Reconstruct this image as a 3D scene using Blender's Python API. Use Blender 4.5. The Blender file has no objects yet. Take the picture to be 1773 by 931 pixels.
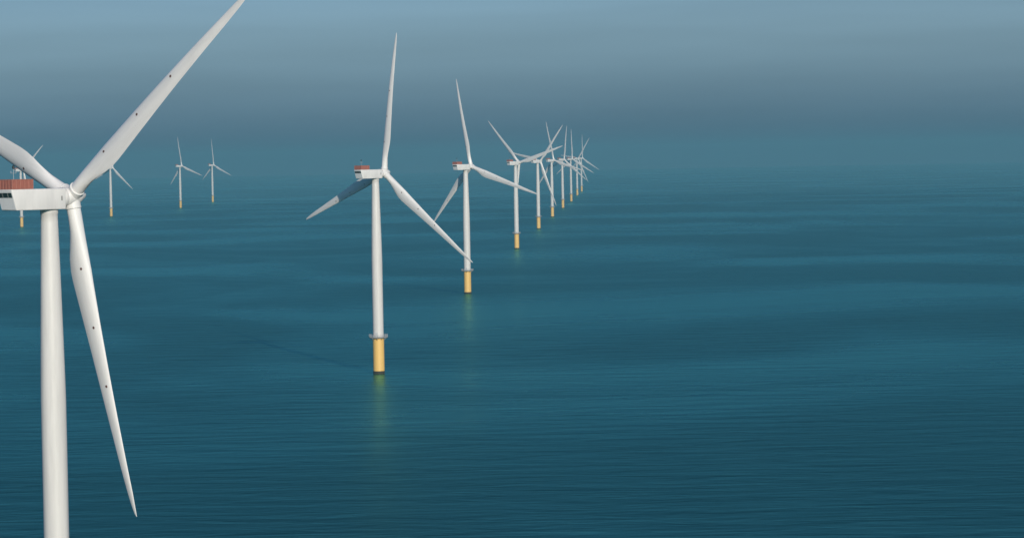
import bpy, bmesh, math, random
from math import radians as R, sin, cos, pi
from mathutils import Matrix, Vector

random.seed(7)
scene = bpy.context.scene
COL = scene.collection

# ------------------------------------------------------------------ camera
CAM_Z = 112.82
PITCH, ROLL = R(1.976), R(-1.025)
F_PX, W_PX = 5600.0, 1773.0
cam_data = bpy.data.cameras.new("camera")
cam = bpy.data.objects.new("camera", cam_data)
COL.objects.link(cam)
cam_data.sensor_width = 36.0
cam_data.lens = 36.0 * F_PX / W_PX
cam_data.clip_start = 1.0
cam_data.clip_end = 120000.0
fwd = Vector((0, cos(PITCH), -sin(PITCH)))
right0 = Vector((1, 0, 0))
up0 = right0.cross(fwd)
right = right0 * cos(ROLL) + up0 * sin(ROLL)
up = -right0 * sin(ROLL) + up0 * cos(ROLL)
mw = Matrix((right, up, -fwd)).transposed().to_4x4()
mw.translation = Vector((0, 0, CAM_Z))
cam.matrix_world = mw
scene.camera = cam

# ------------------------------------------------------------------ sky and sun
SUN_EL = 17.5
SUN_AZ = 15.5            # degrees to the right of straight behind the camera
SKY_STRENGTH = 0.10
SKY_TINT = (0.40, 0.565, 0.89, 1)
SUN_STRENGTH = 3.7
EXPOSURE = 0.0
sun_vec = Vector((sin(R(SUN_AZ)) * cos(R(SUN_EL)), -cos(R(SUN_AZ)) * cos(R(SUN_EL)), sin(R(SUN_EL))))

world = bpy.data.worlds.new("World")
scene.world = world
world.use_nodes = True
wn, wl = world.node_tree.nodes, world.node_tree.links
wn.clear()
w_out = wn.new("ShaderNodeOutputWorld")
w_bg = wn.new("ShaderNodeBackground")
w_sky = wn.new("ShaderNodeTexSky")
w_sky.sky_type = 'NISHITA'
w_sky.sun_disc = False
w_sky.sun_elevation = R(SUN_EL)
w_sky.sun_rotation = math.atan2(sun_vec.x, sun_vec.y)
w_sky.altitude = 100.0
w_sky.air_density = 1.0
w_sky.dust_density = 1.0
w_sky.ozone_density = 2.0
w_tint = wn.new("ShaderNodeMix")
w_tint.data_type = 'RGBA'
w_tint.blend_type = 'MULTIPLY'
w_tint.inputs[0].default_value = 1.0
w_tint.inputs[7].default_value = SKY_TINT
wl.new(w_sky.outputs[0], w_tint.inputs[6])
# thin uneven stratus: broad faint streaks fixed to the sky's own directions
w_tc = wn.new("ShaderNodeTexCoord")
w_map = wn.new("ShaderNodeMapping")
w_map.inputs['Scale'].default_value = (5.0, 5.0, 60.0)
w_map.inputs['Rotation'].default_value = (0, R(1.5), 0)
w_noise = wn.new("ShaderNodeTexNoise")
w_noise.inputs['Scale'].default_value = 1.6
w_noise.inputs['Detail'].default_value = 3.0
w_ramp = wn.new("ShaderNodeMapRange")
w_ramp.inputs[1].default_value = 0.25
w_ramp.inputs[2].default_value = 0.75
w_ramp.inputs[3].default_value = 0.92
w_ramp.inputs[4].default_value = 1.06
w_mul = wn.new("ShaderNodeMix")
w_mul.data_type = 'RGBA'
w_mul.blend_type = 'MULTIPLY'
w_mul.inputs[0].default_value = 1.0
wl.new(w_tc.outputs['Generated'], w_map.inputs[0])
wl.new(w_map.outputs[0], w_noise.inputs['Vector'])
wl.new(w_noise.outputs[0], w_ramp.inputs[0])
wl.new(w_tint.outputs[2], w_mul.inputs[6])
wl.new(w_ramp.outputs[0], w_mul.inputs[7])
# the sky is deeper in tone in the haze bank low over the sea
w_sep = wn.new("ShaderNodeSeparateXYZ")
w_low = wn.new("ShaderNodeMapRange")
w_low.interpolation_type = 'SMOOTHSTEP'
w_low.inputs[1].default_value = -0.004
w_low.inputs[2].default_value = 0.050
w_bank = wn.new("ShaderNodeMix")
w_bank.data_type = 'RGBA'
w_bank.inputs[6].default_value = (0.51, 0.70, 0.93, 1)
w_bank.inputs[7].default_value = (1, 1, 1, 1)
w_mul2 = wn.new("ShaderNodeMix")
w_mul2.data_type = 'RGBA'
w_mul2.blend_type = 'MULTIPLY'
w_mul2.inputs[0].default_value = 1.0
wl.new(w_tc.outputs['Generated'], w_sep.inputs[0])
wl.new(w_sep.outputs[2], w_low.inputs[0])
wl.new(w_low.outputs[0], w_bank.inputs[0])
wl.new(w_mul.outputs[2], w_mul2.inputs[6])
wl.new(w_bank.outputs[2], w_mul2.inputs[7])
# clearer, deeper sky above the haze bank
w_high = wn.new("ShaderNodeMapRange")
w_high.interpolation_type = 'SMOOTHSTEP'
w_high.inputs[1].default_value = 0.055
w_high.inputs[2].default_value = 0.24
w_deep = wn.new("ShaderNodeMix")
w_deep.data_type = 'RGBA'
w_deep.inputs[6].default_value = (1, 1, 1, 1)
w_deep.inputs[7].default_value = (0.50, 0.86, 0.88, 1)
w_mul3 = wn.new("ShaderNodeMix")
w_mul3.data_type = 'RGBA'
w_mul3.blend_type = 'MULTIPLY'
w_mul3.inputs[0].default_value = 1.0
wl.new(w_sep.outputs[2], w_high.inputs[0])
wl.new(w_high.outputs[0], w_deep.inputs[0])
wl.new(w_mul2.outputs[2], w_mul3.inputs[6])
wl.new(w_deep.outputs[2], w_mul3.inputs[7])
wl.new(w_mul3.outputs[2], w_bg.inputs[0])
w_bg.inputs[1].default_value = SKY_STRENGTH
wl.new(w_bg.outputs[0], w_out.inputs[0])

sun_data = bpy.data.lights.new("sun", 'SUN')
sun_data.energy = SUN_STRENGTH
sun_data.angle = R(0.53)
sun_data.color = (1.0, 0.89, 0.765)
sun = bpy.data.objects.new("sun", sun_data)
COL.objects.link(sun)
sun.rotation_euler = (-sun_vec).to_track_quat('-Z', 'Y').to_euler()
sun.location = (0, 0, 400)

vs = scene.view_settings
vs.view_transform = 'Standard'
vs.look = 'None'
vs.exposure = EXPOSURE
vs.gamma = 1.0
vs.use_curve_mapping = False
scene.cycles.max_bounces = 8
scene.cycles.volume_bounces = 1

# ------------------------------------------------------------------ materials
def new_mat(name):
    m = bpy.data.materials.new(name)
    m.use_nodes = True
    n, l = m.node_tree.nodes, m.node_tree.links
    n.clear()
    out = n.new("ShaderNodeOutputMaterial")
    return m, n, l, out

def N(n, kind, **kw):
    nd = n.new(kind)
    for k, v in kw.items():
        if k.startswith('i_'):
            nd.inputs[k[2:].replace('_', ' ')].default_value = v
        else:
            setattr(nd, k, v)
    return nd

def paint(name, c1, c2, rough=0.4, scale=(0.5, 0.5, 0.12), nscale=1.0, spots=None):
    """weathered paint: soft vertical staining of two close tones, uneven gloss"""
    m, n, l, out = new_mat(name)
    b = N(n, "ShaderNodeBsdfPrincipled")
    tc = N(n, "ShaderNodeTexCoord")
    mp = N(n, "ShaderNodeMapping")
    mp.inputs['Scale'].default_value = scale
    ns = N(n, "ShaderNodeTexNoise", i_Scale=nscale, i_Detail=6.0, i_Roughness=0.6)
    cr = N(n, "ShaderNodeValToRGB")
    cr.color_ramp.elements[0].position = 0.35
    cr.color_ramp.elements[0].color = (*c2, 1)
    cr.color_ramp.elements[1].position = 0.62
    cr.color_ramp.elements[1].color = (*c1, 1)
    l.new(tc.outputs['Object'], mp.inputs[0])
    l.new(mp.outputs[0], ns.inputs['Vector'])
    l.new(ns.outputs[0], cr.inputs[0])
    l.new(cr.outputs[0], b.inputs['Base Color'])
    mr = N(n, "ShaderNodeMapRange")
    mr.inputs[3].default_value = rough + 0.12
    mr.inputs[4].default_value = rough - 0.08
    l.new(ns.outputs[0], mr.inputs[0])
    l.new(mr.outputs[0], b.inputs['Roughness'])
    l.new(b.outputs[0], out.inputs[0])
    return m

M_white = paint("white_paint", (0.78, 0.765, 0.74), (0.70, 0.69, 0.67))
M_blade = paint("blade_gelcoat", (0.88, 0.86, 0.83), (0.78, 0.765, 0.74), rough=0.35, scale=(0.6, 0.6, 0.07))
M_tower = paint("tower_paint", (0.72, 0.70, 0.665), (0.615, 0.60, 0.57), rough=0.42, scale=(0.35, 0.35, 0.03), nscale=1.6)
M_rear = paint("rear_panel_paint", (0.82, 0.83, 0.82), (0.76, 0.775, 0.77))
M_yellow = paint("yellow_paint", (0.84, 0.53, 0.15), (0.78, 0.50, 0.16), rough=0.5, scale=(0.5, 0.5, 0.08), nscale=1.5)
M_red = paint("red_panel_paint", (0.37, 0.125, 0.088), (0.30, 0.105, 0.077), rough=0.55, scale=(0.8, 0.8, 0.5), nscale=2.0)
M_redpost = paint("red_post_paint", (0.42, 0.18, 0.135), (0.36, 0.15, 0.11), rough=0.5)
M_grey = paint("galvanised_steel", (0.52, 0.54, 0.54), (0.42, 0.44, 0.45), rough=0.5)
M_deck = paint("grating_steel", (0.36, 0.36, 0.35), (0.28, 0.28, 0.28), rough=0.65)
M_growth = paint("marine_growth", (0.055, 0.05, 0.03), (0.03, 0.032, 0.022), rough=0.8, scale=(1, 1, 1))
M_dark = paint("dark_louvre", (0.022, 0.045, 0.042), (0.014, 0.03, 0.03), rough=0.3)
M_rust = paint("rust_marker", (0.13, 0.045, 0.03), (0.07, 0.028, 0.02), rough=0.6, scale=(3, 3, 3))
M_black = paint("black_lamp", (0.025, 0.025, 0.025), (0.02, 0.02, 0.02), rough=0.4)
M_plate = paint("grey_plate", (0.33, 0.33, 0.31), (0.25, 0.25, 0.24), rough=0.5)

# ---- sea
def sea_material():
    m, n, l, out = new_mat("sea_water")
    tc = N(n, "ShaderNodeTexCoord")
    # water: light scattered back out of the depth, plus the sky mirrored off the wave slopes
    dif = N(n, "ShaderNodeBsdfDiffuse")
    glo = N(n, "ShaderNodeBsdfGlossy")
    fre = N(n, "ShaderNodeFresnel", i_IOR=1.333)
    mixs = N(n, "ShaderNodeMixShader")
    l.new(fre.outputs[0], mixs.inputs[0])
    l.new(dif.outputs[0], mixs.inputs[1])
    l.new(glo.outputs[0], mixs.inputs[2])

    def field(sx, sy, rot, dist, detail, rough=0.55):
        q = N(n, "ShaderNodeMapping")
        q.inputs['Scale'].default_value = (1 / sx, 1 / sy, 1)
        q.inputs['Rotation'].default_value = (0, 0, R(rot))
        t = N(n, "ShaderNodeTexNoise", i_Scale=1.0, i_Detail=detail, i_Roughness=rough, i_Distortion=dist)
        l.new(tc.outputs['Object'], q.inputs[0])
        l.new(q.outputs[0], t.inputs['Vector'])
        return t.outputs[0]

    def remap(sock, a, b_, c, d, smooth=False):
        r = N(n, "ShaderNodeMapRange")
        if smooth:
            r.interpolation_type = 'SMOOTHSTEP'
        for k, v in zip((1, 2, 3, 4), (a, b_, c, d)):
            r.inputs[k].default_value = v
        l.new(sock, r.inputs[0])
        return r.outputs[0]

    def mixc(fac, c1, c2):
        x = N(n, "ShaderNodeMix", data_type='RGBA')
        for k, v in ((6, c1), (7, c2)):
            if isinstance(v, tuple):
                x.inputs[k].default_value = (*v, 1)
            else:
                l.new(v, x.inputs[k])
        l.new(fac, x.inputs[0])
        return x.outputs[2]

    # broad bodies of water of slightly different tint, and thin paler silt streaks
    body = field(700, 900, 24, 0.7, 5.0)
    col = mixc(remap(body, 0.36, 0.64, 0, 1, True), SEA_DEEP, SEA_MID)
    streak = field(60, 420, -70, 0.6, 6.0, 0.65)
    col = mixc(remap(streak, 0.56, 0.76, 0, 0.55, True), col, SEA_PALE)
    # far haze paleness painted into the water colour, with an uneven edge
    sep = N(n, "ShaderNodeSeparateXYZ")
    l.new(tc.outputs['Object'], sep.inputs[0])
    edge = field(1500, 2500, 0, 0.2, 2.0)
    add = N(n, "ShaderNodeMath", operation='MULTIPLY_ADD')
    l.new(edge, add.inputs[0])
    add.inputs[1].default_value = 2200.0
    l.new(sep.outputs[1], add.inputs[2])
    col = mixc(remap(add.outputs[0], 9950, 10650, 0, 1, True), col, SEA_FAR_HAZE)
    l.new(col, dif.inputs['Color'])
    # wind patches: rougher and smoother water
    gust = field(460, 620, -50, 0.8, 6.0)
    l.new(remap(gust, 0.36, 0.66, 0.34, 0.24, True), glo.inputs['Roughness'])
    l.new(mixc(remap(gust, 0.38, 0.64, 0, 1, True), SEA_GLOSS_DIM, SEA_GLOSS), glo.inputs['Color'])
    # waves
    swell = field(46, 17, 24, 0.5, 3.0, 0.6)
    chop = field(9.0, 4.2, 38, 0.6, 5.0, 0.65)
    b1 = N(n, "ShaderNodeBump")
    b1.inputs['Strength'].default_value = 1.0
    b1.inputs['Distance'].default_value = 1.2
    b2 = N(n, "ShaderNodeBump")
    b2.inputs['Strength'].default_value = 1.0
    b2.inputs['Distance'].default_value = 0.32
    l.new(swell, b1.inputs['Height'])
    l.new(chop, b2.inputs['Height'])
    l.new(remap(gust, 0.35, 0.65, 1.0, 0.35), b2.inputs['Strength'])
    l.new(b1.outputs[0], b2.inputs['Normal'])
    for q in (dif, glo, fre):
        l.new(b2.outputs[0], q.inputs['Normal'])
    l.new(mixs.outputs[0], out.inputs[0])
    return m

SEA_GLOSS = (0.24, 0.63, 0.53)
SEA_GLOSS_DIM = (0.165, 0.495, 0.42)
SEA_DEEP = (0.001, 0.020, 0.021)
SEA_MID = (0.001, 0.029, 0.032)
SEA_PALE = (0.018, 0.090, 0.098)
SEA_FAR_HAZE = (0.12, 0.32, 0.33)
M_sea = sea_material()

# ------------------------------------------------------------------ mesh helpers
def link(name, bm, mats, parent=None, smooth=None, sharp=35):
    me = bpy.data.meshes.new(name)
    bm.normal_update()
    if smooth:
        for f in bm.faces:
            f.smooth = True
        for e in bm.edges:
            if len(e.link_faces) == 2 and e.calc_face_angle(0) > R(sharp):
                e.smooth = False
    bm.to_mesh(me)
    bm.free()
    for m in (mats if isinstance(mats, (list, tuple)) else [mats]):
        me.materials.append(m)
    o = bpy.data.objects.new(name, me)
    COL.objects.link(o)
    if parent:
        o.parent = parent
    return o

def lathe(bm, prof, seg=48, axis='Z', mat=0, cap=True):
    """prof: (radius, height) pairs"""
    def P(r, h, a):
        x, y = r * cos(a), r * sin(a)
        return (x, y, h) if axis == 'Z' else (h, x, y)
    rings = []
    for r, h in prof:
        if r < 1e-4:
            rings.append([bm.verts.new(P(0, h, 0))])
        else:
            rings.append([bm.verts.new(P(r, h, 2 * pi * k / seg)) for k in range(seg)])
    for a, b in zip(rings, rings[1:]):
        for k in range(seg):
            k2 = (k + 1) % seg
            if len(a) == 1 and len(b) == 1:
                continue
            if len(a) == 1:
                f = bm.faces.new((a[0], b[k2], b[k]))
            elif len(b) == 1:
                f = bm.faces.new((a[k], a[k2], b[0]))
            else:
                f = bm.faces.new((a[k], a[k2], b[k2], b[k]))
            f.material_index = mat
    if cap:
        for ring, rev in ((rings[0], True), (rings[-1], False)):
            if len(ring) > 1:
                f = bm.faces.new(list(reversed(ring)) if rev else ring)
                f.material_index = mat
    return rings

def box(bm, x0, x1, y0, y1, z0, z1, bev=0.0, shear_x0=0.0, mat=0):
    """box; shear_x0 moves the bottom of the x0 end forward (a leaning end face)"""
    v = [bm.verts.new(p) for p in (
        (x0 + shear_x0, y0, z0), (x1, y0, z0), (x1, y1, z0), (x0 + shear_x0, y1, z0),
        (x0, y0, z1), (x1, y0, z1), (x1, y1, z1), (x0, y1, z1))]
    fs = [bm.faces.new([v[i] for i in q]) for q in
          ((3, 2, 1, 0), (4, 5, 6, 7), (0, 1, 5, 4), (1, 2, 6, 5), (2, 3, 7, 6), (3, 0, 4, 7))]
    for f in fs:
        f.material_index = mat
    if bev:
        es = list({e for f in fs for e in f.edges})
        bmesh.ops.bevel(bm, geom=es, offset=bev, segments=3, profile=0.5, affect='EDGES')
    return v

def tube(bm, p0, p1, r, seg=8, mat=0):
    p0, p1 = Vector(p0), Vector(p1)
    d = (p1 - p0).normalized()
    a = d.orthogonal().normalized()
    b = d.cross(a)
    r0 = [bm.verts.new(p0 + r * (a * cos(2 * pi * k / seg) + b * sin(2 * pi * k / seg))) for k in range(seg)]
    r1 = [bm.verts.new(p1 + r * (a * cos(2 * pi * k / seg) + b * sin(2 * pi * k / seg))) for k in range(seg)]
    for k in range(seg):
        k2 = (k + 1) % seg
        bm.faces.new((r0[k], r0[k2], r1[k2], r1[k])).material_index = mat
    bm.faces.new(list(reversed(r0))).material_index = mat
    bm.faces.new(r1).material_index = mat

# ------------------------------------------------------------------ sea (reaches the horizon) and air
HORIZON = 26000.0
bm = bmesh.new()
rad = [0, 400, 900, 1500, 2400, 4000, 7000, 12000, 18000, HORIZON]
SEG = 128
prev = None
for r in rad:
    if r == 0:
        ring = [bm.verts.new((0, 0, 0))]
    else:
        ring = [bm.verts.new((r * cos(2 * pi * k / SEG), r * sin(2 * pi * k / SEG), 0)) for k in range(SEG)]
    if prev:
        for k in range(SEG):
            k2 = (k + 1) % SEG
            if len(prev) == 1:
                bm.faces.new((prev[0], ring[k], ring[k2]))
            else:
                bm.faces.new((prev[k], ring[k], ring[k2], prev[k2]))
    prev = ring
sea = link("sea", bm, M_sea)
sea['kind'] = 'structure'
sea['label'] = "dark teal open sea with faint wind streaks reaching a hazy horizon"

HAZE_DENSITY = 7.2e-5
HAZE_COLOR = (0.205, 0.49, 0.585, 1)
m, n, l, out = new_mat("haze_air")
pv = N(n, "ShaderNodeVolumePrincipled")
pv.inputs['Color'].default_value = HAZE_COLOR
pv.inputs['Density'].default_value = HAZE_DENSITY
pv.inputs['Anisotropy'].default_value = 0.0
l.new(pv.outputs[0], out.inputs['Volume'])
bm = bmesh.new()
box(bm, -27000, 27000, -27000, 27000, -1.0, 192.0)
haze = link("haze", bm, m)
haze['kind'] = 'stuff'
haze['label'] = "pale blue sea haze that fades the farthest turbines"

# ------------------------------------------------------------------ wind turbine dimensions (metres)
TIP_R = 74.25
ROOT_R = 2.15
HUB_X = 6.6
TILT = R(4.66)
YAW = R(45.49)
NAC_Z = 105.3
TOWER_TOP = 102.9
PLAT_Z = 19.3
n_ax = Vector((cos(TILT), 0, sin(TILT)))
h_ax = Vector((0, -1, 0))
u_ax = h_ax.cross(n_ax)
HUB_P = Vector((0, 0, NAC_Z)) + n_ax * HUB_X

def rotor_matrix(phi):
    rad_ = h_ax * sin(phi) + u_ax * cos(phi)
    e_ = h_ax * cos(phi) - u_ax * sin(phi)
    mt = Matrix((e_, n_ax, rad_)).transposed().to_4x4()
    mt.translation = HUB_P
    return mt

def lerp_table(t, x):
    for (x0, y0), (x1, y1) in zip(t, t[1:]):
        if x <= x1:
            k = (x - x0) / (x1 - x0)
            return y0 + (y1 - y0) * max(0.0, k)
    return t[-1][1]

CHORD = [(2.1, 3.2), (5, 3.22), (8, 3.65), (11, 4.5), (14, 5.35), (17, 5.8), (18.5, 5.8), (21, 5.6), (28, 4.95), (36, 4.25),
         (45, 3.5), (55, 2.75), (63, 2.15), (69, 1.6), (72, 1.05), (73.5, 0.65), (74.25, 0.2)]
THICK = [(2.1, 3.2), (5, 3.15), (8, 2.8), (11, 2.35), (14, 1.95), (17, 1.65), (21, 1.35), (28, 1.02), (36, 0.78),
         (45, 0.58), (55, 0.42), (63, 0.31), (69, 0.22), (72, 0.16), (73.5, 0.1), (74.25, 0.05)]
BLEND = [(2.1, 0), (5, 0.05), (9, 0.45), (13, 0.85), (17, 1.0), (75, 1.0)]     # circle -> aerofoil
TWIST = [(2.1, 13), (12, 13), (20, 9), (35, 5), (55, 2), (75, 0)]
LEAD = [(2.1, 1.6), (8, 1.68), (17, 1.9), (36, 1.5), (55, 0.95), (69, 0.45), (74.25, 0.0)]
PITCH_SET = 2.0

def blade_section(r, nseg=28):
    c, t, bl = lerp_table(CHORD, r), lerp_table(THICK, r), lerp_table(BLEND, r)
    tw, le = R(lerp_table(TWIST, r) + PITCH_SET), lerp_table(LEAD, r)
    fw = math.tan(R(0.9)) * r + 3.3 * (r / TIP_R) ** 2
    pts = []
    for k in range(nseg):
        a = 2 * pi * k / nseg                      # starts at the trailing edge, suction side (-y) first
        xc = 0.5 * (1 + cos(a))
        yt = 5 * (0.2969 * math.sqrt(max(xc, 0)) - 0.126 * xc - 0.3516 * xc ** 2 + 0.2843 * xc ** 3 - 0.1036 * xc ** 4)
        camber = 0.035 * (1 - (2 * xc - 1) ** 2) * c
        s = -1 if a <= pi else 1
        ya = s * yt * t * (1.15 if s < 0 else 0.85) - camber
        yc = -sin(a) * t * 0.5
        x = xc * c - le
        y = ya * bl + yc * (1 - bl)
        pts.append(Vector((x * cos(tw) + y * sin(tw), -x * sin(tw) + y * cos(tw) + fw, r)))
    return pts

def blade_bm():
    bm = bmesh.new()
    rs = [2.1, 3, 4, 5, 6, 7, 8, 9, 10, 11, 12, 13, 14, 15.5, 17, 19, 21, 24, 28, 32, 36, 40, 45, 50, 55, 59, 63, 66, 69,
          71, 72.4, 73.5, 74.25]
    prev = None
    for r in rs:
        ring = [bm.verts.new(p) for p in blade_section(r)]
        if prev:
            m_ = len(ring)
            for k in range(m_):
                bm.faces.new((prev[k], prev[(k + 1) % m_], ring[(k + 1) % m_], ring[k]))
        else:
            bm.faces.new(list(reversed(ring)))
        prev = ring
    bm.faces.new(prev)
    bmesh.ops.recalc_face_normals(bm, faces=bm.faces)
    return bm

def marker_bm(r, frac):
    """small rust-red button let into the suction side of the blade"""
    s = blade_section(r, 56)
    s2 = blade_section(r + 0.6, 56)
    k = int(round(math.acos(2 * frac - 1) / (2 * pi) * 56))
    p = s[k]
    tx = (s[k + 1] - s[k - 1]).normalized()
    tz = (s2[k] - s[k]).normalized()
    nn = tx.cross(tz).normalized()
    if nn.y > 0:
        nn = -nn
    bm = bmesh.new()
    seg = 14
    rim, top = [], []
    for q in range(seg):
        a = 2 * pi * q / seg
        d = tx * cos(a) * 0.30 + tz * sin(a) * 0.34
        rim.append(bm.verts.new(p + d - nn * 0.10))
        top.append(bm.verts.new(p + d * 0.9 + nn * 0.05))
    for q in range(seg):
        bm.faces.new((rim[q], rim[(q + 1) % seg], top[(q + 1) % seg], top[q]))
    bm.faces.new(top)
    bmesh.ops.recalc_face_normals(bm, faces=bm.faces)
    return bm

# ------------------------------------------------------------------ the first turbine, with its parts
def make_turbine():
    root = bpy.data.objects.new("wind_turbine", None)
    COL.objects.link(root)

    # yellow monopile top with a dark tide band
    bm = bmesh.new()
    lathe(bm, [(3.0, 1.5), (3.0, 6.0), (2.98, 12.0), (2.98, 18.0), (3.12, 18.0), (3.12, 18.35), (2.98, 18.35), (2.98, PLAT_Z - 0.25)])
    pile = link("foundation", bm, M_yellow, root, smooth=True)
    bm = bmesh.new()
    lathe(bm, [(3.03, -6.0), (3.03, 1.1), (3.0, 1.48)])
    link("tide_band", bm, M_growth, pile, smooth=True)

    # work platform with railing
    bm = bmesh.new()
    lathe(bm, [(2.8, PLAT_Z - 0.25), (4.95, PLAT_Z - 0.25), (5.0, PLAT_Z - 0.22), (5.0, PLAT_Z + 0.22), (4.92, PLAT_Z + 0.22),
               (4.92, PLAT_Z + 0.06), (2.8, PLAT_Z + 0.06)], seg=40)
    for k in range(10):
        a = 2 * pi * k / 10
        tube(bm, (4.6 * cos(a), 4.6 * sin(a), PLAT_Z - 0.3), (2.95 * cos(a), 2.95 * sin(a), PLAT_Z - 1.7), 0.11)
    plat = link("platform", bm, M_deck, root, smooth=True)
    bm = bmesh.new()
    for k in range(30):
        a = 2 * pi * k / 30
        tube(bm, (4.9 * cos(a), 4.9 * sin(a), PLAT_Z + 0.2), (5.02 * cos(a), 5.02 * sin(a), PLAT_Z + 1.55), 0.055, 6)
    for z, rr in ((0.55, 4.94), (0.95, 4.97), (1.5, 5.02)):
        for k in range(40):
            a, b = 2 * pi * k / 40, 2 * pi * (k + 1) / 40
            tube(bm, (rr * cos(a), rr * sin(a), PLAT_Z + z), (rr * cos(b), rr * sin(b), PLAT_Z + z), 0.06, 6)
    link("railing", bm, M_grey, plat)

    # tower: straight lower can, tapered upper half, faint flange lips
    bm = bmesh.new()
    zt = TOWER_TOP
    lathe(bm, [(2.85 if z < 60 else 2.85 - 0.95 * ((z - 60) / 42.0) ** 1.15, z) for z in
               [PLAT_Z + 0.05] + [22 + 2 * k for k in range(40)]] + [(1.92, zt - 1.0), (2.02, zt - 0.9), (2.02, zt + 0.05)], seg=64)
    tower = link("tower", bm, M_tower, root, smooth=True, sharp=50)
    bm = bmesh.new()
    box(bm, 2.80, 2.93, -0.55, 0.55, PLAT_Z + 0.3, PLAT_Z + 2.6, 0.03)
    d_ = link("door", bm, M_grey, tower)
    d_.rotation_euler = (0, 0, R(-150))

    # nacelle
    HW, Z0, Z1 = 2.7, NAC_Z - 2.35, NAC_Z + 2.35
    XB, XF, LEAN = -12.7, 2.75, 1.35
    bm = bmesh.new()
    box(bm, XB, XF, -HW, HW, Z0, Z1, 0.22, LEAN)
    nac = link("nacelle", bm, M_white, root, smooth=True, sharp=30)
    # leaning rear panel, a hair proud of the shell
    def rear_quad(y0, y1, t0, t1, d):
        # t measured down from the roof; returns the four corners on the leaning rear face pushed back by d
        out_ = []
        for y, t in ((y0, t0), (y1, t0), (y1, t1), (y0, t1)):
            z = Z1 - t
            out_.append(Vector((XB + LEAN * t / (Z1 - Z0) - d, y, z)))
        return out_
    def rear_plate(bm, y0, y1, t0, t1, d0, d1):
        a = [bm.verts.new(p) for p in rear_quad(y0, y1, t0, t1, d0)]
        b = [bm.verts.new(p) for p in rear_quad(y0, y1, t0, t1, d1)]
        for k in range(4):
            bm.faces.new((a[k], a[(k + 1) % 4], b[(k + 1) % 4], b[k]))
        bm.faces.new(b)
        bm.faces.new(list(reversed(a)))
        bmesh.ops.recalc_face_normals(bm, faces=bm.faces)
    bm = bmesh.new()
    rear_plate(bm, -HW + 0.2, HW - 0.2, 0.25, 4.45, -0.1, 0.03)
    rp = link("rear_panel", bm, M_rear, nac)
    bm = bmesh.new()
    rear_plate(bm, -HW + 0.4, HW - 0.35, 0.75, 1.85, 0.0, 0.05)
    lv = link("louvre", bm, M_dark, rp)
    bm = bmesh.new()
    for y in (-0.95, 0.9):
        rear_plate(bm, y - 0.07, y + 0.07, 0.78, 1.82, 0.04, 0.09)
        link("mullion", bm, M_plate, rp)
        bm = bmesh.new()
    box(bm, 1.35, 1.75, -HW - 0.03, -HW + 0.1, NAC_Z - 0.35, NAC_Z + 0.65)
    link("vent", bm, M_plate, nac)
    bm = bmesh.new()
    lathe(bm, [(2.05, TOWER_TOP - 0.02), (2.3, TOWER_TOP + 0.0), (2.3, Z0 + 0.06)], cap=False)
    link("yaw_ring", bm, M_plate, root, smooth=True)

    # direct-drive generator drum between nacelle and hub (follows the shaft's tilt)
    bm = bmesh.new()
    lathe(bm, [(2.0, -4.05), (2.15, -3.9), (2.22, -3.7), (2.22, -2.55), (2.1, -2.35), (1.7, -2.2), (1.7, -1.6)], seg=56, axis='X')
    gen = link("generator", bm, M_white, root, smooth=True, sharp=40)
    gm = Matrix((n_ax, -h_ax, u_ax)).transposed().to_4x4()
    gm.translation = HUB_P
    gen.matrix_local = gm

    # hoist platform on the rear of the roof: red railed basket
    bx0, bx1, by, bz0, bz1 = XB + 0.25, XB + 6.2, 2.55, Z1 + 0.02, Z1 + 2.15
    bm = bmesh.new()
    box(bm, bx0, bx1, -by, by, bz0, bz0 + 0.14)
    hp = link("hoist_platform", bm, M_red, root)
    bm = bmesh.new()
    zt0, zt1 = bz0 + 0.14, bz1 - 0.06
    box(bm, bx0, bx1, -by, -by + 0.07, zt0, zt1)
    box(bm, bx0, bx1, by - 0.07, by, zt0, zt1)
    box(bm, bx0, bx0 + 0.07, -by + 0.07, by - 0.07, zt0, zt1)
    box(bm, bx1 - 0.07, bx1, -by + 0.07, by - 0.07, zt0, zt1)
    link("side_panel", bm, M_red, hp)
    bm = bmesh.new()
    for k in range(6):
        x = bx0 + (bx1 - bx0) * k / 5
        for s in (-1, 1):
            tube(bm, (x, s * (by + 0.03), bz0 + 0.02), (x, s * (by + 0.03), bz1), 0.075, 6)
    for k in range(1, 5):
        y = -by + 2 * by * k / 5
        for x in (bx0 - 0.03, bx1 + 0.03):
            tube(bm, (x, y, bz0 + 0.02), (x, y, bz1), 0.075, 6)
    for s in (-1, 1):
        tube(bm, (bx0 - 0.08, s * (by + 0.02), bz1), (bx1 + 0.08, s * (by + 0.02), bz1), 0.07, 6)
        xx = bx0 if s < 0 else bx1
        tube(bm, (xx, -by, bz1 + 0.003), (xx, by, bz1 + 0.003), 0.07, 6)
    link("guard_rail", bm, M_redpost, hp)

    # instrument mast with a dark lamp
    bm = bmesh.new()
    tube(bm, (-9.9, 0, Z1 - 0.05), (-9.9, 0, Z1 + 4.6), 0.05)
    tube(bm, (-9.9, -0.9, Z1 + 3.6), (-9.9, 0.9, Z1 + 3.6), 0.05)
    tube(bm, (-9.9, -0.9, Z1 + 3.6), (-9.9, -0.9, Z1 + 4.1), 0.05)
    tube(bm, (-9.9, 0.9, Z1 + 3.6), (-9.9, 0.9, Z1 + 4.1), 0.05)
    mast = link("instrument_mast", bm, M_grey, root)
    bm = bmesh.new()
    lathe(bm, [(0.16, Z1 + 4.55), (0.27, Z1 + 4.65), (0.27, Z1 + 5.15), (0.15, Z1 + 5.3), (0.0, Z1 + 5.34)], seg=14)
    for v in bm.verts:
        v.co.x -= 9.9
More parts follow.
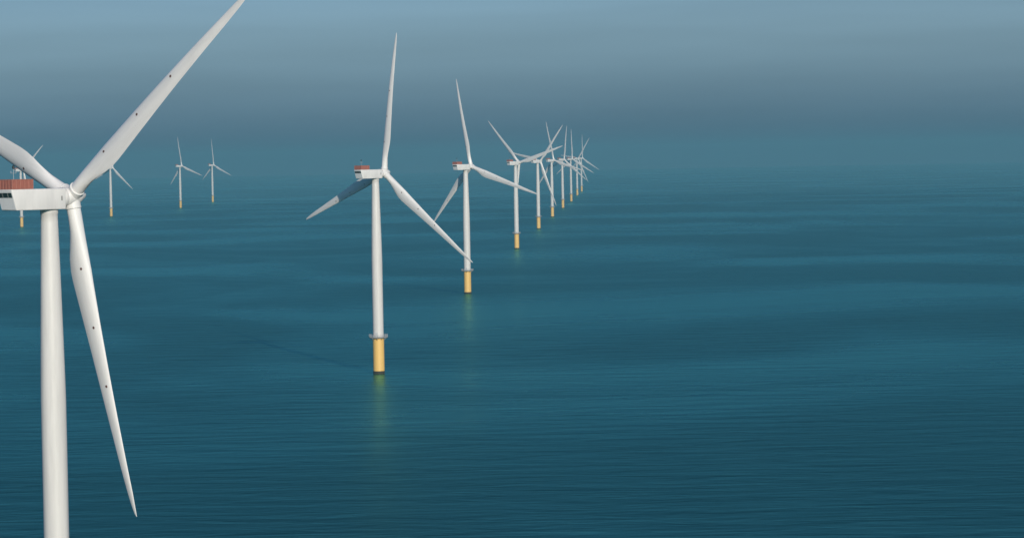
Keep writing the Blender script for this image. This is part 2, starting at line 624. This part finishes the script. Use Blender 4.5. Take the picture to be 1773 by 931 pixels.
    link("warning_lamp", bm, M_black, mast, smooth=True)

    # hub with nose cone and three blade sockets (local y = shaft, z = first blade)
    bm = bmesh.new()
    lathe(bm, [(1.75, -2.3), (2.0, -2.0), (2.12, -1.4), (2.15, 0.0), (2.08, 1.1), (1.85, 1.75)], seg=56, axis='X', cap=True)
    for v in bm.verts:                                   # lathe axis x -> y
        v.co = Vector((-v.co.y, v.co.x, v.co.z))
    for j in range(3):
        b2 = bmesh.new()
        lathe(b2, [(1.78, 0.3), (1.78, 2.45), (1.83, 2.5), (1.83, 2.85), (1.72, 2.92)], seg=40)
        rot = Matrix.Rotation(j * 2 * pi / 3, 4, 'Y')
        me = bpy.data.meshes.new("socket")
        b2.transform(rot)
        b2.to_mesh(me)
        b2.free()
        bm.from_mesh(me)
        bpy.data.meshes.remove(me)
    bmesh.ops.recalc_face_normals(bm, faces=bm.faces)
    hub = link("hub", bm, M_white, root, smooth=True, sharp=40)
    bm = bmesh.new()
    lathe(bm, [(1.83, 1.73), (1.8, 1.85), (1.45, 2.5), (1.12, 3.2), (0.85, 3.6), (0.45, 3.82), (0.0, 3.88)], seg=40, axis='X', cap=False)
    for v in bm.verts:
        v.co = Vector((-v.co.y, v.co.x, v.co.z))
    bmesh.ops.recalc_face_normals(bm, faces=bm.faces)
    link("nose_cone", bm, M_white, hub, smooth=True, sharp=60)

    # three blades sharing one mesh, each with its row of rust-red buttons
    me_blade = None
    for j in range(3):
        if me_blade is None:
            bl = link("blade", blade_bm(), M_blade, root, smooth=True, sharp=50)
            me_blade = bl.data
            mk = [link("marker", marker_bm(r, fr), M_rust, bl) for r, fr in ((16.6, 0.34), (30.2, 0.34), (43.8, 0.34))]
            me_marks = [k.data for k in mk]
        else:
            bl = bpy.data.objects.new("blade", me_blade)
            COL.objects.link(bl)
            bl.parent = root
            for md in me_marks:
                k = bpy.data.objects.new("marker", md)
                COL.objects.link(k)
                k.parent = bl
    return root

def copy_tree(o, parent=None):
    c = o.copy()
    COL.objects.link(c)
    if parent:
        c.parent = parent
    for ch in o.children:
        copy_tree(ch, c)
    return c

def pose(root, x, y, phi, dyaw=0.0):
    root.location = (x, y, 0)
    root.rotation_euler = (0, 0, YAW + R(dyaw))
    j = 0
    for ch in root.children:
        kind = ch.name.split('.')[0]
        if kind == 'hub':
            ch.matrix_local = rotor_matrix(R(phi))
        elif kind == 'blade':
            ch.matrix_local = rotor_matrix(R(phi) + j * 2 * pi / 3)
            j += 1

LONG, SECOND = "wind turbines in the long row", "wind turbines in the distant second row"
TURBINES = [
    (-103.85, 727.4, 53.8, LONG, "huge closest white wind turbine with red railed hoist platform seen close up"),
    (-71.2, 1705.5, 9.9, LONG, "large white wind turbine second along the long row, one blade half in shadow"),
    (-37.2, 2691.2, -11.3, LONG, "white wind turbine third along the long row, pale reflection under its yellow foot"),
    (6.4, 3975.9, -45.4, LONG, "white wind turbine fourth along the long row, blades spread in a wide V"),
    (42.8, 5053.4, 41.5, LONG, "white wind turbine fifth along the long row, just behind the V-shaped one"),
    (77.0, 6020.6, -13.9, LONG, "hazy white wind turbine sixth along the long row"),
    (113.1, 7032.1, 8.1, LONG, "small hazy wind turbine seventh along the long row, upper blade nearly upright"),
    (149.8, 8009.3, -1.3, LONG, "small faded wind turbine eighth along the long row, third from its far end"),
    (189.9, 9219.7, 37.5, LONG, "tiny faded wind turbine last but one in the long row"),
    (223.3, 10162.8, 0.5, LONG, "tiniest palest wind turbine at the far end of the long row"),
    (-898.8, 5940.2, 53.0, SECOND, "distant wind turbine half hidden behind the closest turbine's nacelle and blade"),
    (-861.4, 6969.8, 9.4, SECOND, "distant wind turbine whose top is hidden by the closest turbine's raised blade"),
    (-827.6, 8107.9, -10.3, SECOND, "distant wind turbine standing clear on open water, larger of the isolated pair"),
    (-846.2, 9186.7, -5.3, SECOND, "distant wind turbine standing clear on open water, smaller of the isolated pair"),
]
proto = make_turbine()
for i, (x, y, ph, grp, lab) in enumerate(TURBINES):
    t = proto if i == 0 else copy_tree(proto)
    t['label'] = lab
    t['category'] = "wind turbine"
    t['group'] = grp
    pose(t, x, y, ph, 2.0 if i == 0 else 0.0)
